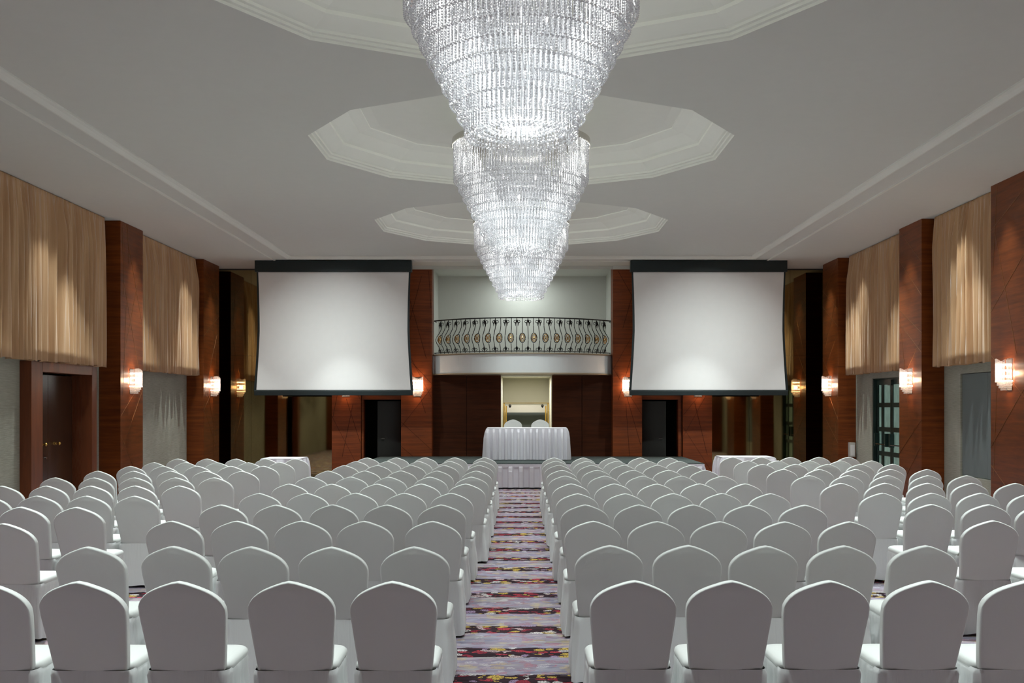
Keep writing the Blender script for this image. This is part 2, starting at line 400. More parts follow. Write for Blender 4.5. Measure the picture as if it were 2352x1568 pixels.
# stepped border round the main ceiling
mb = MB()
for k in (-1, 1):
    a, b = sorted((k * 5.63, k * 5.97)); mb.box(a, b, YB, YS + 0.37, Z_SIDE + 0.012, Z_SIDE + 0.1)
    a, b = sorted((k * 5.99, k * 8.3)); mb.box(a, b, YB, 27.3, Z_SIDE, Z_SIDE + 0.2)
mb.box(-5.63, 5.63, YS + 0.06, YS + 0.37, Z_SIDE + 0.012, Z_SIDE + 0.1)
mb.box(-5.97, 5.97, YS + 0.39, YW + 0.6, Z_SIDE, Z_SIDE + 0.2)
mb.box(-8.3, 8.3, YW + 0.6, 27.3, Z_SIDE, Z_SIDE + 0.2)
mb.obj('ceiling_border', 'paint', label='lower plaster border running along the ceiling edges', category='ceiling', **ST)
mb = MB()
def mould(prof):        # profile (offset from the main ceiling edge, z), run along three sides
    rows = []
    for o_, z in prof: rows.append([(-5.57 - o_, YB, z), (-5.57 - o_, YS + o_, z), (5.57 + o_, YS + o_, z), (5.57 + o_, YB, z)])
    mb.grid(rows)
mould([(-0.05, Z_MAIN + 0.001), (-0.045, Z_MAIN - 0.02), (0.0, Z_MAIN - 0.035), (0.05, Z_SIDE + 0.0), (0.075, Z_SIDE + 0.002), (0.075, Z_SIDE + 0.03)])
mould([(0.385, Z_SIDE + 0.02), (0.39, Z_SIDE - 0.008), (0.43, Z_SIDE - 0.010), (0.435, Z_SIDE + 0.01)])
mb.obj('trim_4', 'lit_trim_paint', label='thin pale moulding line along the edges of the main ceiling', category='trim', **ST)
MB().box(-2.98, -2.25, YW - 0.2, YW - 0.02, 5.27, 5.36).box(2.31, 3.05, YW - 0.2, YW - 0.02, 5.27, 5.36).box(-2.25, 2.31, YW - 0.12, YW, 5.29, 5.36).obj('trim_3', 'paint', label='pale cornice over the balcony bay', category='trim', **ST)

# ------------------------------------------------------------------ wood-clad columns
def inlay_lines(mb, w, h, seed, face):
    """thin metal strips crossing a panel; face(u, z, d) -> point"""
    rnd = random.Random(seed)
    z = 0.15
    while z < h - 0.5:
        z1 = min(h - 0.03, z + rnd.uniform(0.5, 1.5)); s = rnd.choice((0, 1))
        ends = [((0.0, z), (w, z1)), ((w, z), (0.0, z1))][s]
        if rnd.random() < 0.45: ends = ((rnd.uniform(0, w), z), (rnd.uniform(0, w), min(h - 0.03, z + rnd.uniform(1.1, 2.0))))
        (u0, a), (u1, b) = ends
        L = sqrt((u1 - u0) ** 2 + (b - a) ** 2); nx, nz = -(b - a) / L * 0.005, (u1 - u0) / L * 0.005
        q = [(u0 + nx, a + nz), (u1 + nx, b + nz), (u1 - nx, b - nz), (u0 - nx, a - nz)]
        vs = [face(min(max(u, 0), w), v, 0.0) for u, v in q] + [face(min(max(u, 0), w), v, 0.003) for u, v in q]
        mb.add(vs, [(4, 5, 6, 7), (0, 1, 5, 4), (1, 2, 6, 5), (2, 3, 7, 6), (3, 0, 4, 7)])
        z += rnd.uniform(0.35, 0.8)

def side_column(side, y0, y1, xf, label, seed):
    c = thing('wood_column', label, 'column', ((xf + (XL if side < 0 else XR)) / 2, (y0 + y1) / 2, 0), group='wood-clad columns along the walls', kind='structure')
    ox, oy, _ = c.location
    xw = XL if side < 0 else XR
    a, b = sorted((xf, xw))
    bevel(MB().box(a - ox, b - ox, y0 - oy, y1 - oy, 0, Z_SIDE).obj('cladding', 'column_wood', c), 0.006)
    mb = MB(); w = y1 - y0
    inlay_lines(mb, w, Z_SIDE, seed, lambda u, z, d: (xf - side * (d + 0.0005) - ox, y0 + u - oy, z))
    mb.obj('inlay_strips', 'inlay', c, label='thin metal inlay lines')
    return c
XFL, XFR = -7.63, 7.55
side_column(-1, 25.1, 26.4, XFL, 'wood-clad column beside the left mirror at the end of the hall', 3)
side_column(-1, 19.9, 21.08, XFL, 'wood-clad column between the wooden double door and the shorter left curtain', 5)
side_column(1, 24.9, 26.15, XFR, 'wood-clad column beside the right mirror at the end of the hall', 8)
side_column(1, 19.7, 20.87, XFR, 'wood-clad column between the glazed exit door and the grey wall panel', 11)
side_column(1, 15.55, 16.8, XFR, 'nearest wood-clad column at the right edge of the photo', 4)
side_column(1, 11.2, 12.4, XFR, 'wood-clad column outside the view, seen only in the right mirror', 14)
side_column(-1, 9.6, 10.8, XFL, 'wood-clad column outside the view on the left wall', 15)

def front_column(x0, x1, y, label, seed):
    c = thing('wood_column', label, 'column', ((x0 + x1) / 2, y + 0.2, 0), group='wood-clad columns of the end wall', kind='structure')
    ox, oy, _ = c.location
    bevel(MB().box(x0 - ox, x1 - ox, y - oy, y + 0.6 - oy, 0, Z_SIDE - 0.001).obj('cladding', 'stage_wood', c), 0.006)
    mb = MB(); inlay_lines(mb, x1 - x0, Z_SIDE - 0.1, seed, lambda u, z, d: (x0 + u - ox, y - d - 0.0005 - oy, z))
    mb.obj('inlay_strips', 'wall_wood', c, label='thin darker inlay lines')
front_column(-3.03, -2.25, YW - 0.15, 'reddish wood column between the left dark doorway and the balcony', 21)
front_column(2.31, 3.05, YW - 0.15, 'reddish wood column between the balcony and the right dark doorway', 22)
front_column(-4.80, -4.06, YW - 0.02, 'reddish wood pier under the left screen beside the left mirror', 23)
front_column(4.10, 4.84, YW - 0.02, 'reddish wood pier under the right screen beside the right mirror', 27)

# ------------------------------------------------------------------ bronze mirrors
for x0, x1, side in ((XL, -4.80, 'left'), (4.84, XR, 'right')):
    m = thing('wall_mirror', 'bronze tinted mirror wall in the %s corner reflecting curtains and sconces' % side, 'mirror', ((x0 + x1) / 2, YF, 0), kind='structure')
    ox = (x0 + x1) / 2; n = 3; w = (x1 - x0) / n
    for k in range(n):
        for z0, z1 in ((0.0, 3.118), (3.122, Z_SIDE - 0.03)):
            MB().box(x0 + k * w + 0.002 - ox, x0 + (k + 1) * w - 0.002 - ox, 0, 0.04, z0, z1).obj('mirror_panel', 'bronze_mirror', m)
    MB().box(x0 - ox, x1 - ox, -0.02, 0.04, Z_SIDE - 0.03, Z_SIDE).obj('top_rail', 'dark_door', m)

# ------------------------------------------------------------------ doors and panels of the side walls
d = thing('door_1', 'dark wood double door with brass knobs under the longer left curtain', 'door', (XL, 18.13, 0), kind='structure')
for s in (-1, 1):
    a, b = sorted((0.003 * s, 0.98 * s))
    lf = bevel(MB().box(-0.22, -0.17, a, b, 0.01, DLZ - 0.02).obj('door_leaf', 'door_wood', d), 0.004)
    y = 0.10 * s
    mb = MB(); mb.tube([(-0.17, y * 2.6, 1.17), (-0.15, y * 2.6, 1.17)], 0.032, 14); mb.tube([(-0.15, y * 2.6, 1.17), (-0.11, y * 2.6, 1.17)], 0.012, 10)
    mb.tube([(-0.115, y * 2.6, 1.17), (-0.105, y * 2.6, 1.17), (-0.09, y * 2.6, 1.17), (-0.072, y * 2.6, 1.17), (-0.06, y * 2.6, 1.17)], [0.012, 0.028, 0.034, 0.028, 0.006], 14)
    mb.obj('door_knob', 'brass', lf, smooth=True, label='brass door knob')
    if s < 0: MB().tube([(-0.17, y * 0.9, 0.93), (-0.15, y * 0.9, 0.93)], 0.02, 12).obj('key_plate', 'chrome', lf)
mb = MB(); xf = 0.19   # door frame projects from the wall
mb.box(-0.25, xf, 16.75 - 18.13, DL0 - 18.13, 0, 2.56); mb.box(-0.25, xf, DL1 - 18.13, 19.33 - 18.13, 0, 2.56); mb.box(-0.25, xf, DL0 - 18.13, DL1 - 18.13, DLZ, 2.56)
bevel(mb.obj('door_frame', 'frame_wood', d), 0.006)

d = thing('door_2', 'dark green exit door with frosted panes and push bars, right wall', 'door', (XR, 22.4, 0), kind='structure')
def exit_leaf(y0, y1, cols):
    mb = MB(); bars = 0.11; h = DRZ
    lf = None
    zz = [0.05, 0.32, 0.42 + 0.40, 0.90, 1.30 + 0.03, 1.41, 1.80 + 0.02, 1.90, 2.32, DRZ - 0.02]
    # four glazed rows
    rows = [(0.30, 0.72), (0.82, 1.26), (1.36, 1.80), (1.90, 2.30)]
    wn = (y1 - y0)
    cols = [(y0 + a * wn, y0 + b * wn) for a, b in cols]
    ys = [y0] + [v for c in cols for v in c] + [y1]
    for i in range(0, len(ys), 2): mb.box(0.10, 0.15, ys[i], ys[i + 1], 0.01, h - 0.02)
    for c in cols:
        zs = [0.01] + [v for r in rows for v in r] + [h - 0.02]
        for i in range(0, len(zs), 2): mb.box(0.10, 0.15, c[0], c[1], zs[i], zs[i + 1])
    lf = mb.obj('door_leaf', 'green_metal', d)
    g = MB()
    for c in cols:
        for r in rows: g.box(0.122, 0.128, c[0], c[1], r[0], r[1])
    g.obj('glass_panes', 'frosted_glass', lf, label='frosted pale green glass panes')
    p = MB(); p.tube([(0.02, y0 + 0.14, 0.98), (0.02, y1 - 0.14, 0.98)], 0.016, 10); p.obj('push_bar', 'chrome', lf)
    q = MB()
    for yy in (y0 + 0.13, y1 - 0.13): q.box(0.0, 0.10, yy - 0.03, yy + 0.03, 0.93, 1.22)
    q.obj('push_bar_bracket', 'green_metal', lf)
exit_leaf(-0.50, 0.39, [(0.09, 0.26), (0.416, 0.92)]); exit_leaf(0.40, 1.32, [(0.087, 0.543), (0.696, 0.913)])
mb = MB(); mb.box(0.02, 0.25, -0.55, -0.50, 0, DRZ); mb.box(0.02, 0.25, 1.325, 1.36, 0, DRZ); mb.box(0.02, 0.25, -0.55, 1.36, DRZ - 0.02, DRZ); mb.box(0.05, 0.10, 0.3, 0.5, 2.28, 2.4)
mb.obj('door_frame', 'green_metal', d)
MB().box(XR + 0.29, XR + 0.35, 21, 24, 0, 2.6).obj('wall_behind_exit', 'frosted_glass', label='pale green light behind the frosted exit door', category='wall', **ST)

w = thing('wall_panel', 'tall grey fabric panel set in the right wall beside the nearest column', 'panel', (XR, 17.94, 0.565), kind='structure')
MB().box(0.03, 0.08, -1.03, -0.002, 0.01, 1.84).box(0.03, 0.08, 0.002, 1.03, 0.01, 1.84).obj('panel_board', 'grey_panel', w)

b = thing('wall_box', 'small off-white box fixed beside the column next to the exit door', 'box', (7.86, 24.83, 0.62))
bevel(MB().box(-0.07, 0.06, -0.07, 0.069, 0, 0.34).obj('housing', 'box_plastic', b), 0.006)
MB().box(-0.055, 0.045, -0.076, -0.069, 0.03, 0.29).obj('cover_plate', 'screen_white', b)

# ------------------------------------------------------------------ curtains
def curtain(x, y0, y1, side, label, seed, n_fold):
    rnd = random.Random(seed); L = y1 - y0; N = int(L / 0.014)
    ph = []; acc = 0
    base_step = 2 * pi * n_fold / N; k = 1.0
    for i in range(N + 1):
        if i % 14 == 0: k = rnd.uniform(0.5, 1.7)
        ph.append(acc); acc += base_step * k
    amp = [0.6 + 0.4 * sin(i * 0.05 + seed) * sin(i * 0.017) for i in range(N + 1)]
    zt, zb = Z_SIDE - 0.01, 2.57; rows = []
    H = [0, 0.02, 0.05, 0.09, 0.14, 0.22, 0.35, 0.55, 0.8, 1.1, 1.5, 1.9, 2.3, 2.6, 2.79]
    c = thing('curtain', label, 'curtain', (x, (y0 + y1) / 2, zb), group='peach curtains hung from the ceiling edge')
    for h in H:
        r = []; f = h / 2.79
        for i in range(N + 1):
            a = (0.014 + 0.115 * min(1, h / 0.6)) * amp[i] * (1 + 0.25 * f)
            w = 2.0 * abs(sin(ph[i] / 2)) ** 0.75 - 1.15 + 0.30 * sin(2.3 * ph[i] + 1.3 * f * 3 + seed) * (1 - 0.5 * f)
            hd = 0.010 * sin(i * 1.9) * max(0, 1 - h / 0.14)
            yy = y0 + L * i / N + 0.02 * sin(ph[i] * 0.5 + f * 2) * f
            r.append((-side * (a * w + hd), yy - (y0 + y1) / 2, zt - h - zb + (0.012 * sin(ph[i] * 0.7) if h > 2.7 else 0)))
        rows.append(r)
    o = MB().grid(rows).obj('curtain_cloth', 'curtain_cloth', c, smooth=True)
    m = o.modifiers.new('thick', 'SOLIDIFY'); m.thickness = 0.004
    a, b2 = sorted((0.0, side * 0.22))
    mb = MB().box(a + side * 0.0, b2, -(L / 2), L / 2, zt - 0.035 - zb, zt - zb + 0.005); mb.obj('curtain_track', 'dull_brass', c)
    return c
curtain(-7.80, 13.4, 19.56, -1, 'long peach curtain hanging over the wooden double door, left wall', 2, 30)
curtain(-7.80, 21.22, 24.98, -1, 'shorter peach curtain between the two columns of the left wall', 5, 19)
curtain(7.73, 16.86, 19.52, 1, 'peach curtain over the grey wall panel, right wall', 9, 14)
curtain(7.73, 20.95, 24.62, 1, 'peach curtain over the glazed exit door, right wall', 12, 19)

# ------------------------------------------------------------------ sconces
def build_sconce(loc, rotz, label):
    c = thing('wall_sconce', label, 'wall lamp', loc, rotz, group='crystal wall sconces')
    W, D = 0.15, 0.19
    bevel(MB().box(-0.10, 0.10, -0.012, 0.0, -0.24, 0.24).obj('backplate', 'chrome', c), 0.004)
    for z in (0.155, 0.065, -0.025):
        pts = [(W * 0.86 * cos(a), -0.03 - D * 0.80 * sin(a), z) for a in [pi * k / 10 for k in range(11)]]
        MB().tube(pts, 0.013, 6).obj('glowing_ring', 'sconce_glow', c, label='band of glowing bulbs')
    tiers = [(1.0, 0.26, -0.115, 30), (0.86, -0.08, -0.165, 26), (0.72, -0.12, -0.205, 22), (0.58, -0.16, -0.24, 18)]
    for s, z1, z0, n in tiers:
        mb = MB()
        for k in range(n + 1):
            a = pi * k / n; x, y = W * s * cos(a), -0.02 - D * s * sin(a)
            zt = z1 if s < 1 else 0.20 + 0.055 * (0.5 + 0.5 * sin(a * 3 + 1))
            mb.tube([(x, y, zt), (x, y, z0 + 0.02)], 0.0042, 4, False); mb.bead(x, y, z0 + 0.01, 0.009, 0.014)
        mb.obj('bead_curtain', 'crystal', c)
        MB().tube([(W * s * cos(pi * k / 12), -0.02 - D * s * sin(pi * k / 12), z0 + 0.022) for k in range(13)], 0.003, 5).obj('tier_wire', 'sconce_glow' if s == 1.0 else 'chrome', c)
    return c
zS = 2.31
def sconce_light(x, y): point_light('sconce_light', (x, y, zS + 0.02), P_SCONCE, 0.045, (1.0, 0.60, 0.34))
sc0 = None
spots = [(XFL, 20.45, -1, 'crystal wall sconce on the column right of the wooden double door'),
         (XFL, 25.75, -1, 'crystal wall sconce on the column beside the left mirror'),
         (XFR, 25.5, 1, 'crystal wall sconce on the column beside the right mirror'),
         (XFR, 20.25, 1, 'crystal wall sconce on the column beside the glazed exit door'),
         (XFR, 16.15, 1, 'biggest looking crystal wall sconce, on the nearest column, right edge'),
         (XFR, 11.8, 1, 'crystal wall sconce outside the view, reflected in the right mirror'),
         (XFL, 10.2, -1, 'crystal wall sconce outside the view on the left wall'),
         (-2.62, YW - 0.15, 0, 'crystal wall sconce between the left screen and the balcony'),
         (2.70, YW - 0.15, 0, 'crystal wall sconce between the balcony and the right screen'),
         (-4.44, YW - 0.02, 0, 'crystal wall sconce mostly hidden behind the left screen'),
         (4.48, YW - 0.02, 0, 'crystal wall sconce mostly hidden behind the right screen')]
for x, y, s, lab in spots:
    rz = {-1: pi / 2, 1: -pi / 2, 0: 0.0}[s]
    if sc0 is None: sc0 = build_sconce((x, y, zS), rz, lab)
    else: dup(sc0, (x, y, zS), rz, lab)
    if s: sconce_light(x - s * 0.10, y)
    else: sconce_light(x, y - 0.10)

# ------------------------------------------------------------------ chandeliers
RR = [0.94, 0.875, 0.815, 0.755, 0.695, 0.635, 0.575, 0.515, 0.455]
ZB = [4.93, 4.80, 4.68, 4.56, 4.45, 4.34, 4.22, 4.11, 3.975]
RR += [0.37, 0.28, 0.18]; ZB += [4.02, 4.05, 4.08]
Z_RING = 5.50
def tier_mesh(k):
    rnd = random.Random(100 + k); mb = MB(); R, zb = RR[k], ZB[k]
    n = int(2 * pi * R / 0.043); zt0 = Z_RING - 0.02 if k == 0 else (ZB[k - 1] + 0.22 if k < 9 else 4.36)
    step = 0.0215
    for i in range(n):
        a = 2 * pi * i / n + k * 0.31
        ca, sa = cos(a), sin(a); zt = zt0 + (0 if k == 0 else rnd.uniform(0, 0.30))
        # bead string down, small inward loop at the bottom, short return up
        z = zt
        while z > zb + 0.035:
            r = R + rnd.uniform(-0.002, 0.002); mb.bead(r * ca, r * sa, z, 0.0092, 0.0115, 4, rnd.uniform(0, 1.5)); z -= step
        for j in range(4):
            b = pi * (j + 0.5) / 4; r = R - 0.030 + 0.030 * cos(b)
            mb.bead(r * ca, r * sa, zb + 0.035 - 0.035 * sin(b), 0.011, 0.011, 4, rnd.uniform(0, 1.5))
        # clear prism rod between two strings
        a2 = a + pi / n; r = R - 0.03
        mb.tube([(r * cos(a2), r * sin(a2), zt), (r * cos(a2), r * sin(a2), zb + 0.06)], 0.0055, 3, False)
    return mb.mesh('bead_curtain', 'crystal')
TIERS = [tier_mesh(k) for k in range(12)]
ring = MB().lathe([(0.955, Z_RING - 0.05), (0.965, Z_RING - 0.05), (0.965, Z_RING + 0.03), (0.945, Z_RING + 0.03), (0.945, Z_RING - 0.05), (0.955, Z_RING - 0.05)], n=72)
for k in range(8): ring.tube([(0, 0, Z_RING + 0.02), (0.95 * cos(k * pi / 4), 0.95 * sin(k * pi / 4), Z_RING)], 0.010, 5)
ring.lathe([(0.0, Z_RING - 0.005), (0.95, Z_RING - 0.005), (0.95, Z_RING + 0.005), (0.0, Z_RING + 0.005)], n=48)  # plate added across the ring to block light going up
for i in range(90):
    a = 2 * pi * i / 90; ring.bead(0.962 * cos(a), 0.962 * sin(a), Z_RING - 0.055, 0.012)
RING = ring.mesh('top_ring', 'chrome')
bot = MB()
for rr, zz in ((0.42, 4.10), (0.60, 4.5), (0.80, 4.9)):
    bot.tube([(rr * cos(2 * pi * k / 40), rr * sin(2 * pi * k / 40), zz) for k in range(41)], 0.003, 4, False)
for k in range(4):
    bot.tube([(0, 0, Z_RING), (0, 0, 4.25)], 0.012, 6) if k == 0 else None
    a = k * pi / 2
    for rr, zz in ((0.60, 4.5), (0.80, 4.9)): bot.tube([(0, 0, zz), (rr * cos(a), rr * sin(a), zz)], 0.004, 4)
FRAME = bot.mesh('inner_frame', 'chrome')
bulb = MB(); bulb.lathe([(0.001, 0.045), (0.012, 0.035), (0.02, 0.01), (0.016, -0.02), (0.008, -0.04), (0.001, -0.042)], n=8)
BULB = bulb.mesh('bulb', 'bulb_glow', True)
stem = MB().tube([(0, 0, Z_RING), (0, 0, Z_MAIN + 0.44)], 0.02, 10).lathe([(0.001, Z_MAIN + 0.36), (0.10, Z_MAIN + 0.38), (0.13, Z_MAIN + 0.44)], n=24)
STEM = stem.mesh('ceiling_rod', 'chrome')
for y, lab in zip(CH_Y, ('biggest, nearest crystal chandelier cut by the top of the photo', 'middle crystal chandelier of the three in line', 'smallest looking, farthest crystal chandelier in front of the balcony')):
    c = thing('crystal_chandelier', lab, 'chandelier', (0, y, 0), group='tiered crystal chandeliers down the middle of the hall')
    link('top_ring', RING, c, label='polished metal ring'); link('inner_frame', FRAME, c); link('ceiling_rod', STEM, c)
    for me in TIERS: link('bead_curtain', me, c)
    for rr, zz, nn in ((0.62, 5.15, 8), (0.45, 4.65, 6), (0.26, 4.22, 5)):
        for k in range(nn):
            a = 2 * pi * k / nn + zz; link('bulb', BULB, c, (rr * cos(a), rr * sin(a), zz))

# ------------------------------------------------------------------ projection screens
def screen(xc, label, w_top, w_bot):
    c = thing('projection_screen', label, 'screen', (xc, 25.4, 2.1), group='white projection screens either side of the balcony')
    W = 1.905; zt, zb = 5.08 - 2.1, 2.22 - 2.1
    bevel(MB().box(-W, W, -0.06, 0.10, 5.085 - 2.1, 5.36 - 2.1).obj('housing', 'screen_black', c), 0.008)
    def half(z):      # side edge bows inward a little, widens to the bottom bar
        f = (zt - z) / (zt - zb); return W - 0.075 + 0.045 * max(0, f - 0.5) * 2 - 0.035 * sin(pi * f)
    zs = [zt - (zt - zb) * k / 14 for k in range(15)]
    MB().grid([[(-half(z), -0.004 - 0.0, z), (half(z), -0.004, z)] for z in zs]).add([], []).obj('white_surface', 'screen_white', c)
    rows = [[(-half(z) - 0.062 + 0.02 * (z - zb) / 2.86, 0.004, z), (half(z) + 0.062 - 0.02 * (z - zb) / 2.86, 0.004, z)] for z in [zt + 0.01] + zs[1:-1] + [zb - 0.03]]
    o = MB().grid(rows).obj('black_border', 'screen_black', c)
    m = o.modifiers.new('thick', 'SOLIDIFY'); m.thickness = 0.003
    bevel(MB().box(-W - 0.02, W + 0.02, -0.03, 0.03, zb - 0.135, zb - 0.015).obj('bottom_bar', 'screen_black', c), 0.01)
screen(-4.56, 'white projection screen hanging left of the balcony', 0, 0)
screen(4.555, 'white projection screen hanging right of the balcony', 0, 0)

# ------------------------------------------------------------------ balcony bay
RB, CYB, CXB = 2.91, 28.41, 0.03      # plan arc of the balcony front
def arc(a, r=RB): return (CXB + r * sin(a), CYB - r * cos(a))
A_E = 0.89
mb = MB()
mb.box(-2.35, 2.41, 28.3, 28.4, 2.62, 5.4)
mb.box(-2.35, -2.24, YW + 0.3, 28.4, 2.62, 5.4); mb.box(2.30, 2.41, YW + 0.3, 28.4, 2.62, 5.4)
mb.box(-2.24, 2.30, YW + 0.02, 28.4, Z_SIDE - 0.02, Z_SIDE + 0.05)
mb.obj('wall_balcony', 'recess_paint', label='plain grey wall behind the balcony railing', category='wall', **ST)
b = thing('balcony', 'white bowed balcony front with gilt edges below the iron railing', 'balcony', (CXB, 26.5, 2.62), kind='structure')
def band(r0, z0, z1, depth):
    ps = [(-2.27 - 0.0, 26.95), (-2.27, 26.62)] + [tuple(arc(-A_E + 2 * A_E * k / 40, r0)) for k in range(41)] + [(2.30, 26.62), (2.30, 26.95)]
    ps = [(max(-2.27, min(2.30, x)), y) for x, y in ps]
    return [[(x - CXB, y - 26.5, z - 2.62) for x, y in ps] for z in (z0, z1)]
rs_ = band(RB - 0.02, 2.64, 3.10, 0)
MB().grid(rs_).obj('fascia', 'fascia_paint', b, label='white curved fascia')
def slab(z0, z1, r):
    lo, hi = band(r, z0, z1, 0); mb = MB().grid([lo, hi]); n = len(lo); o = len(mb.v)
    mb.v += lo + hi; mb.f.append(tuple(o + i for i in range(n))); mb.f.append(tuple(o + n + i for i in reversed(range(n)))); return mb
slab(3.105, 3.135, RB + 0.02).obj('top_moulding', 'gilt', b, label='gilt top moulding')
slab(2.615, 2.645, RB + 0.02).obj('bottom_moulding', 'gilt', b, label='gilt bottom moulding')
MB().box(-2.27 - CXB, 2.30 - CXB, 0.3, 1.8, -0.01, 0.5).obj('balcony_floor', 'recess_paint', b)

# iron railing
rl = thing('balcony_railing', 'black wrought iron balcony railing with scrolls and gilt oval medallions', 'railing', (CXB, 26.5, 3.14))
ZR0, ZR1 = 3.14, 3.985
def rp(a, z, off=0.0, side=0.0):
    x, y = arc(a, RB + off); return (x - CXB + side * cos(a), y - 26.5 + side * sin(a), z - 3.14)
for nm, z, r in (('top_rail', ZR1, 0.016), ('bottom_rail', ZR0 + 0.03, 0.010)):
    pts = [(-2.22 - 0.0, 26.95 - 26.5, z - 3.14)] + [rp(-0.875 + 1.75 * k / 40, z) for k in range(41)] + [(2.25, 0.45, z - 3.14)]
    MB().tube(pts, r, 6).obj(nm, 'black_metal', rl)
def belly(z):
    f = (z - ZR0) / (ZR1 - ZR0)
    return 0.17 * math.exp(-((f - 0.40) / 0.21) ** 2) - 0.03 * math.exp(-((f - 0.8) / 0.12) ** 2)
def curl(mb, a, z, s, size, updown=1):
    pts = []
    for k in range(13):
        th = k / 12 * 1.6 * pi; r = size * (1 - 0.55 * k / 12)
        pts.append(rp(a, z + updown * (r * sin(th)), belly(z), s * (size - r * cos(th))))
    mb.tube(pts, 0.0075, 4)
DLT = 0.092
zz = [ZR0 + (ZR1 - ZR0) * k / 16 for k in range(17)]
for i in range(18):
    a = (i - 8.5) * DLT; mb = MB(); mb.tube([rp(a, z, belly(z)) for z in zz], 0.009, 5)
    bl = mb.obj('scroll_bar', 'black_metal', rl)
    q = MB(); q2 = MB()
    for s in (-1, 1):
        curl(q, a, ZR1 - 0.10, s, 0.045); curl(q2, a, ZR0 + 0.07, s, 0.042)
        q.tube([rp(a, ZR1 - 0.05, 0.01), rp(a, ZR1 - 0.13, 0.03, s * 0.035), rp(a, ZR1 - 0.21, 0.03, s * 0.03)], [0.012, 0.014, 0.004], 4)
        q2.tube([rp(a, ZR0 + 0.03, 0.01), rp(a, ZR0 + 0.09, 0.04, s * 0.02), rp(a, ZR0 + 0.14, belly(ZR0 + .14) + 0.01, s * 0.012)], [0.008, 0.013, 0.004], 4)
    q.tube([rp(a, ZR1 - 0.03, 0.01), rp(a, ZR1 - 0.08, 0.03), rp(a, ZR1 - 0.16, 0.02)], [0.008, 0.026, 0.006], 6)
    q.obj('top_scroll', 'black_metal', bl); q2.obj('bottom_scroll', 'black_metal', bl)
for i in range(17):
    a = (i - 8) * DLT; zc = ZR0 + 0.345
    mb = MB(); mb.tube([rp(a, z, belly(z)) for z in zz if z < zc - 0.10], 0.009, 5); mb.tube([rp(a, z, belly(z)) for z in zz if z > zc + 0.10], 0.009, 5)
    mb.tube([rp(a, zc + 0.115 * sin(th), belly(zc + 0.115 * sin(th)), 0.072 * cos(th)) for th in [2 * pi * k / 20 for k in range(21)]], 0.010, 5)
    bl = mb.obj('medallion_bar', 'black_metal', rl)
    g = MB(); g.tube([rp(a, zc + 0.088 * sin(th), belly(zc) , 0.050 * cos(th)) for th in [2 * pi * k / 16 for k in range(17)]], 0.012, 5)
    p = rp(a, zc, belly(zc)); g.bead(p[0], p[1], p[2], 0.028, 0.045, 6)
    for th in (0.8, 2.3, 3.9, 5.5): g.tube([rp(a, zc, belly(zc)), rp(a, zc + 0.07 * sin(th), belly(zc), 0.04 * cos(th))], 0.008, 4)
    g.obj('medallion', 'dull_brass', bl, label='gilt oval medallion')

# lower bay: dark wood panels and lit doorway behind the stage
XD0, XD1 = -0.52, 0.79
mb = MB(); YP = 26.72
for x0, x1 in ((-2.25, -1.4), (-1.39, XD0), (XD1, 1.55), (1.56, 2.31)): mb.box(x0, x1, YP, YP + 0.2, 0, 2.63)
mb.obj('wall_stage', 'wall_wood', label='dark horizontally grained wood wall behind the stage', category='wall', **ST)
mb = MB()
mb.box(XD0 - 0.9, XD1 + 0.9, 30.2, 30.3, 0.5, 3.2); mb.box(XD0 - 0.06, XD0 - 0.0, YP + 0.2, 30.2, 0.5, 3.2); mb.box(XD1 + 0.0, XD1 + 0.06, YP + 0.2, 30.2, 0.5, 3.2)
mb.box(XD0, XD1, YP + 0.2, 30.2, 2.62, 2.72)
mb.obj('wall_lobby', 'cream_paint', label='cream lobby walls seen through the doorway behind the stage table', category='wall', **ST)
MB().box(XD0, XD1, YP, 30.3, 0.45, 0.555).obj('floor_lobby', 'stage_carpet', label='dark floor of the lobby behind the stage', category='floor', **ST)
area_light('lobby_light', (0.13, 28.4, 2.58), 30, 0.6, (1.0, 0.96, 0.86))
d = thing('door_5', 'open glass lobby door with tall brass pulls behind the stage table', 'door', (0.13, 29.0, 0.555), kind='structure')
mb = MB(); mb.box(-0.62, -0.585, 0, 0.04, 0, 1.36); mb.box(0.60, 0.635, 0, 0.04, 0, 1.36); mb.box(-0.62, 0.635, 0, 0.04, 1.345, 1.365)
mb.obj('brass_frame', 'brass', d, label='thin brass door frame')
mb = MB(); mb.box(-0.58, 0.59, 0.6, 0.66, 1.09, 1.30); mb.obj('transom', 'box_plastic', d)
for x in (-0.44, 0.46):
    MB().lathe([(0.001, 1.33), (0.03, 1.31), (0.04, 1.28), (0.025, 1.24), (0.001, 1.22)], x, -0.03, 10).obj('door_closer', 'black_metal', d)
MB().box(-0.60, 0.60, 1.1, 1.14, 0.0, 1.10).obj('grey_glass', 'grey_panel', d)
for x in (-0.545, 0.55):
    MB().tube([(x, -0.06, 0.1), (x, -0.06, 1.28)], 0.02, 10).obj('door_pull', 'brass', d, label='tall brass door pull')

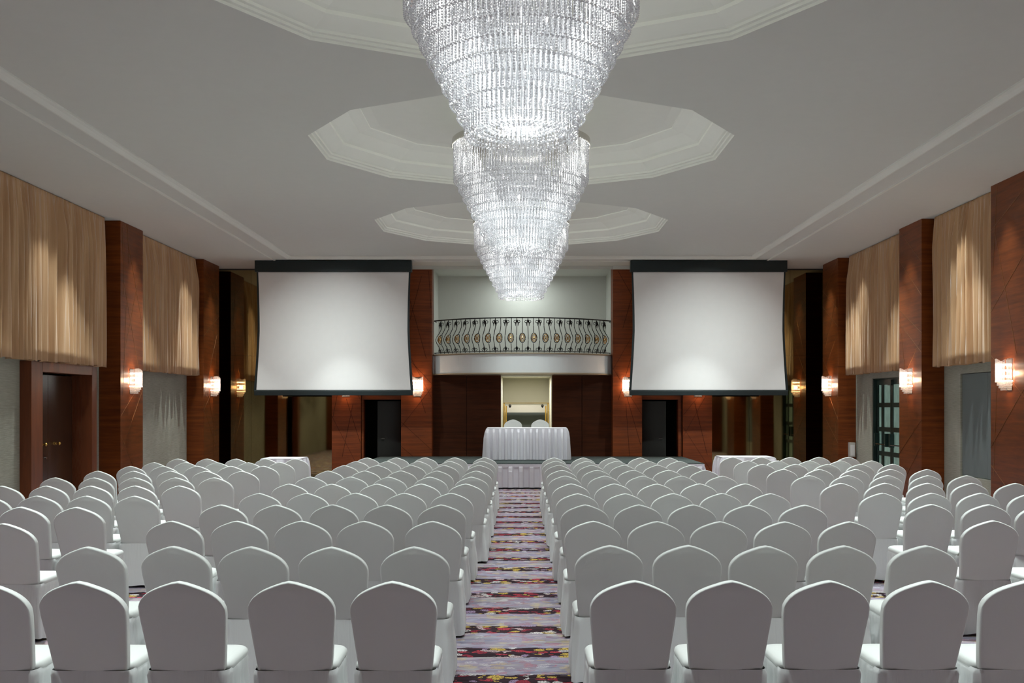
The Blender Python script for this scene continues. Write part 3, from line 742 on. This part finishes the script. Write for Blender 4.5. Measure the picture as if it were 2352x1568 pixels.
# ------------------------------------------------------------------ stage, head table
def pleated(x0, x1, y0, y1, z0, z1, top, mat_parent, n_per_m=6.8, flare=0.03, seed=1, lab=None):
    """skirt hung round a rectangle: closed loop of box pleats"""
    rnd = random.Random(seed); rows = []
    per = [((x0, y0), (x1, y0)), ((x1, y0), (x1, y1)), ((x1, y1), (x0, y1)), ((x0, y1), (x0, y0))]
    for h in (0.0, 0.04, 0.12, 0.3, 0.6, 1.0):
        r = []; rnd = random.Random(seed)
        for (a, b) in per:
            L = math.hypot(b[0] - a[0], b[1] - a[1]); n = max(6, int(L / 0.013)); nx, ny = (b[1] - a[1]) / L, -(b[0] - a[0]) / L
            for k in range(n):
                u = k / n; p = u * L * n_per_m; f = p % 1.0
                sq = 1.0 if f < 0.34 else (1 - (f - 0.34) / 0.12 if f < 0.46 else (0.0 if f < 0.88 else (f - 0.88) / 0.12))
                jit = 0.35 * sin(p * 1.7 + seed) * h
                off = 0.060 * (sq * 0.9 + jit * 0.6) * min(1, h * 4 + 0.25) + flare * h
                x = a[0] + (b[0] - a[0]) * u + nx * off; y = a[1] + (b[1] - a[1]) * u + ny * off
                r.append((x, y, z1 - (z1 - z0) * h))
        rows.append(r)
    return MB().grid(rows, True)

st = thing('stage_platform', 'low stage with dark carpet top and white pleated skirt', 'stage', (0.17, 25.0, 0))
sx0, sx1 = -3.72, 3.88
bevel(MB().box(sx0, sx1, 23.12 - 25, 26.30 - 25, 0.50, 0.56).obj('stage_top', 'stage_carpet', st), 0.006)
MB().box(sx0 + 0.05, sx1 - 0.05, 23.2 - 25, 26.28 - 25, 0.02, 0.5).obj('stage_frame', 'black_metal', st)
pleated(sx0 + 0.02, sx1 - 0.02, 23.10 - 25, 26.3 - 25, 0.03, 0.525, 0, None, 4.3, 0.035, 3).obj('stage_skirt', 'table_cloth', st, smooth=False)
MB().box(sx0 + 0.0, sx1 - 0.0, 23.075 - 25, 23.09 - 25, 0.475, 0.545).obj('skirt_band', 'table_cloth', st)

tb = thing('head_table', 'white skirted table standing on the stage', 'table', (0.135, 24.87, 0.56))
MB().box(-0.93, 0.93, -0.37, 0.37, 0.715, 0.745).obj('tabletop', 'box_plastic', tb)
bevel(MB().box(-0.94, 0.94, -0.38, 0.38, 0.735, 0.755).box(-0.943, 0.943, -0.385, -0.38, 0.70, 0.75).box(-0.945, -0.94, -0.38, 0.38, 0.70, 0.75).box(0.94, 0.945, -0.38, 0.38, 0.70, 0.75).obj('tablecloth', 'table_cloth', tb), 0.004)
pleated(-0.945, 0.945, -0.385, 0.385, 0.012, 0.735, 0, None, 6.9, 0.04, 5).obj('table_skirt', 'table_cloth', tb)
for sx in (-1, 1):
    for sy in (-1, 1): MB().tube([(sx * 0.85, sy * 0.3, 0.0), (sx * 0.85, sy * 0.3, 0.72)], 0.016, 6).obj('leg', 'dark_leg', tb)

def side_table(x0, x1, y, label):
    c = thing('side_table', label, 'table', ((x0 + x1) / 2, y + 0.38, 0), group='white skirted tables at the far end of the seating')
    w = (x1 - x0) / 2
    bevel(MB().box(-w, w, -0.38, 0.38, 0.735, 0.755).obj('tablecloth', 'table_cloth', c), 0.004)
    pleated(-w - 0.002, w + 0.002, -0.384, 0.384, 0.012, 0.74, 0, None, 3.0, 0.04, 8).obj('table_skirt', 'table_cloth', c)
side_table(-5.32, -4.52, 21.35, 'white covered table past the last row, left seating block')
side_table(4.22, 5.32, 21.9, 'white covered table past the last row, right seating block')

# ------------------------------------------------------------------ chairs
def lerp(a, b, t): return a + (b - a) * t
def back_mesh(seed):
    rnd = random.Random(seed); ns, nt = 26, 26; z0 = 0.445
    S = [-1, -0.996, -0.985, -0.965] + [0.94 * sin(pi / 2 * (2 * i / (ns - 8) - 1)) for i in range(ns - 7)] + [0.965, 0.985, 0.996, 1]
    T = [0.985 * (1 - (1 - j / nt) ** 1.6) for j in range(nt + 1)] + [0.991, 0.997, 1.0]
    wr = [(rnd.uniform(-0.9, 0.9), rnd.uniform(0.1, 0.95), rnd.uniform(-1, 1), rnd.uniform(0.05, 0.16)) for _ in range(5)]
    lop = rnd.uniform(-0.006, 0.006)
    def pt(s, t, sg):
        ztop = 0.935 - 0.084 * (sqrt(s * s + 0.012) - 0.11) - 0.088 * (1 - sqrt(max(0, 1 - abs(s) ** 5))) + lop * s
        z = z0 + (ztop - z0) * t
        f = (z - z0) / (0.93 - z0)
        w = lerp(0.192, 0.2235, min(1, f / 0.62) ** 0.9)
        x = s * w
        dside = (1 - abs(s)) * w; dtop = (1 - t) * (ztop - z0); R_ = 0.011
        d = min(dside, dtop); th = 0.016 + R_ * sqrt(max(0, 1 - (1 - min(d / R_, 1)) ** 2))
        yc = -0.110 - 0.130 * f - 0.025 * f * f + 0.014 * s * s
        wv = 0
        for (cx, cz, dr, wd) in wr:
            q = (s * 0.8 + f * dr - cx); wv += 0.0022 * math.exp(-(q / wd) ** 2) * math.exp(-((f - cz) / 0.3) ** 2)
        wv += 0.005 * math.exp(-(s / 0.24) ** 2 - ((f - 0.90) / 0.04) ** 2)
        return (x, yc + sg * (th + wv * min(1.0, d / 0.03)), z)
    mb = MB()
    mb.grid([[pt(s, t, -1) for s in S] for t in T]); mb.grid([[pt(s, t, 1) for s in reversed(S)] for t in T])
    rim = [(-1, t) for t in T] + [(s, 1.0) for s in S[1:]] + [(1, t) for t in reversed(T[:-1])]
    mb.grid([[pt(a, b, -1), pt(a, b, -0.8), pt(a, b, 0.8), pt(a, b, 1)] for a, b in rim])
    me = mb.mesh('back_cover', 'chair_cloth', True)
    b = bmesh.new(); b.from_mesh(me); bmesh.ops.remove_doubles(b, verts=b.verts, dist=0.0004); bmesh.ops.recalc_face_normals(b, faces=b.faces); b.to_mesh(me); b.free()
    return me
def rrect(x, y0, y1, r, n=7):
    pts = []
    for cx, cy, a in ((x - r, y0 + r, -pi / 2), (x - r, y1 - r, 0), (-x + r, y1 - r, pi / 2), (-x + r, y0 + r, pi)):
        for k in range(n + 1): pts.append((cx + r * cos(a + pi / 2 * k / n), cy + r * sin(a + pi / 2 * k / n)))
    return pts
def resample(pts, n):
    P = pts + [pts[0]]; L = [0]
    for i in range(len(P) - 1): L.append(L[-1] + math.hypot(P[i + 1][0] - P[i][0], P[i + 1][1] - P[i][1]))
    out = []; j = 0
    for k in range(n):
        d = L[-1] * k / n
        while L[j + 1] < d: j += 1
        f = (d - L[j]) / max(1e-9, L[j + 1] - L[j]); out.append((lerp(P[j][0], P[j + 1][0], f), lerp(P[j][1], P[j + 1][1], f)))
    return out
def seat_mesh(seed):
    mb = MB(); rows = []
    for ins, z in ((0.0, 0.435), (-0.004, 0.45), (0.0, 0.468), (0.012, 0.48), (0.035, 0.487), (0.09, 0.492), (0.15, 0.494)):
        rows.append([(x, y, z) for x, y in resample(rrect(0.216 - ins, -0.095 + ins, 0.315 - ins, max(0.02, 0.06 - ins * 0.3)), 72)])
    mb.grid(rows, True); o = len(mb.v) - 72; mb.f.append(tuple(o + i for i in range(72)))
    return mb.mesh('seat_cover', 'chair_cloth', True)
def skirt_mesh(seed):
    rnd = random.Random(seed); mb = MB(); rows = []; N = 132
    top = resample(rrect(0.212, -0.137, 0.313, 0.05), N)
    ph = [rnd.uniform(0, 6) for _ in range(4)]
    for h in (0.0, 0.03, 0.07, 0.16, 0.3, 0.5, 0.75, 1.0):
        r = []
        for i, (x, y) in enumerate(top):
            l = math.hypot(x, y - 0.07); nx, ny = x / l, (y - 0.07) / l
            u = 2 * pi * i / N
            back = max(0.0, min(1.0, (-y - 0.10) / 0.05)) * (1 if abs(x) < 0.17 else 0.0)     # plain at the rear
            a = (0.5 + 0.5 * sin(13 * u + ph[0]) * sin(5 * u + ph[1])) * 0.034 + 0.010 * sin(23 * u + ph[2] + 2 * h) + 0.012 * sin(9 * h + 7 * u + ph[3]) * (1 - h)
            corner = math.exp(-((abs(x) - 0.2) / 0.06) ** 2)
            off = h * (0.008 + a * (1 - back) * (0.6 + 0.9 * corner)) + 0.004 * sin(pi * min(1, h * 8)) + 0.004 * math.exp(-((h - 0.07) / 0.05) ** 2) * (1 - back)
            if back > 0: off = h * 0.02
            r.append((max(-0.240, min(0.240, x + nx * off)), y + ny * off, 0.445 - (0.445 - 0.022) * h + 0.006 * sin(7 * u + ph[3]) * h))
        rows.append(r)
    mb.grid(rows, True)
    me = mb.mesh('skirt', 'skirt_cloth', True)
    return me
NV = 4
BACKS = [back_mesh(s) for s in range(NV)]; SEATS = [seat_mesh(0)]; SKIRTS = [skirt_mesh(s + 10) for s in range(NV)]
LEG = MB().tube([(0, 0, 0), (0, 0, 0.43)], 0.012, 6).mesh('leg', 'dark_leg')
def make_chair(v, loc, rotz, label, group):
    c = thing('banquet_chair', label, 'chair', loc, rotz, group)
    link('back_cover', BACKS[v % NV], c); link('seat_cover', SEATS[0], c); link('skirt', SKIRTS[(v // 2) % NV], c); 
    for x in (-0.175, 0.175):
        for y in (-0.09, 0.26): link('leg', LEG, c, (x, y, 0))
    return c
KID = [make_chair(v, (0, -60, 0), 0, 'x', 'x') for v in range(8)]     # moved into place below
used = set()
KIDS = {k.name: [o for o in SC.objects if o.parent == k] for k in KID}
def place_chair(v, loc, rotz, label, group):
    v %= 8; src = KID[v]
    if v not in used:
        used.add(v); r = src
    else:
        r = src.copy(); COL.objects.link(r)
        for ch in KIDS[src.name]:
            k = ch.copy(); COL.objects.link(k); k.parent = r
    r.location = loc; r.rotation_euler = (0, 0, rotz); r['label'] = label; r['group'] = group
    return r
ORD = ['nearest', 'second', 'third', 'fourth', 'fifth', 'sixth', 'seventh', 'eighth', 'ninth', 'tenth', 'farthest']
ORD2 = ['nearest', 'second', 'third', 'fourth', 'fifth', 'sixth', 'seventh', 'eighth', 'farthest']
SEAT = ['first', 'second', 'third', 'fourth', 'fifth']
def spread_out(xs, gap=0.487):
    xs = list(xs)
    for i in range(1, len(xs)): xs[i] = max(xs[i], xs[i - 1] + gap)
    return xs
Y_R = [5.365, 6.713, 8.12, 9.474, 10.71, 12.05, 13.40, 14.62, 15.84, 17.0, 18.1]      # tops of the backs
Y_L = [5.34, 6.665, 8.15, 9.49, 10.75, 12.02, 13.22, 14.45, 15.79, 16.95, 18.15]
X_R = {0: [.579, 1.08, 1.58, 2.096, 2.61], 1: [.571, 1.08, 1.566, 2.076, 2.60], 2: [.565, 1.055, 1.546, 2.04, 2.544], 3: [.584, 1.058, 1.563, 2.065, 2.57], 4: [.576, 1.071, 1.5625, 2.06, 2.56]}
X_L = {0: [.66, 1.19, 1.75, 2.257, 2.76], 1: [.6825, 1.208, 1.72, 2.22, 2.76], 2: [.69, 1.22, 1.715, 2.21, 2.716], 3: [.722, 1.212, 1.71, 2.22, 2.72], 4: [.715, 1.19, 1.70, 2.205, 2.69]}
rnd = random.Random(11)
OFF = 0.262
v = 0
for r in range(11):
    for side, YY, XX in ((1, Y_R, X_R), (-1, Y_L, X_L)):
        for k in range(5):
            x = spread_out(XX[r])[k] if r in XX else ([.575, 1.07, 1.565, 2.065, 2.58] if side > 0 else [.63, 1.15, 1.66, 2.165, 2.67])[k] + rnd.uniform(-0.006, 0.006)
            y = YY[r] + OFF + rnd.uniform(-0.02, 0.02) * (r > 0)
            lab = 'white covered chair, %s seat %s of the central carpet aisle, %s row' % (SEAT[k], 'right' if side > 0 else 'left', ORD[r])
            place_chair(v * 5 + rnd.randrange(3), (side * x, y, 0), rnd.uniform(-0.02, 0.02), lab, 'white covered chairs in the %s centre block' % ('right' if side > 0 else 'left')); v += 1
YO_R = [None, None, 8.17, 9.53, 10.75, 12.15, 13.50, 14.80, 16.12, 17.14, 18.35]
YO_L = [None, None, 7.98, 9.28, 10.42, 11.74, 13.09, 14.40, 15.60, 16.62, 17.75]
for r in range(2, 11):
    for side, YY, x0 in ((1, YO_R, 3.72), (-1, YO_L, 3.84)):
        for k in range(5):
            x = x0 + (0.507 if side > 0 else 0.492) * k + rnd.uniform(-0.004, 0.004)
            if r == 2 and k == 0: x = 3.70 if side > 0 else 3.95
            if r == 3: x += 0.03 if side > 0 else 0.10
            if side < 0: x += 0.006 * k
            px = 1197 + side * x * F / YY[r]
            if px < -75 * 9.5 / YY[r] or px > 2352 + 75 * 9.5 / YY[r]: continue
            y = YY[r] + OFF + rnd.uniform(-0.02, 0.02)
            lab = 'white covered chair, outer %s block, %s seat from its inner edge, %s row' % ('right' if side > 0 else 'left', SEAT[k], ORD2[r - 2] + " of the block's" if False else ORD2[r - 2])
            place_chair(v * 3 + rnd.randrange(3), (side * x, y, 0), rnd.uniform(-0.025, 0.025), lab, 'white covered chairs in the outer %s block' % ('right' if side > 0 else 'left')); v += 1
place_chair(3, (-0.20, 25.72, 0.56), pi, 'white covered chair behind the head table, the left of the two', 'white covered chairs on the stage')
place_chair(6, (0.47, 25.72, 0.56), pi, 'white covered chair behind the head table, the right of the two', 'white covered chairs on the stage')
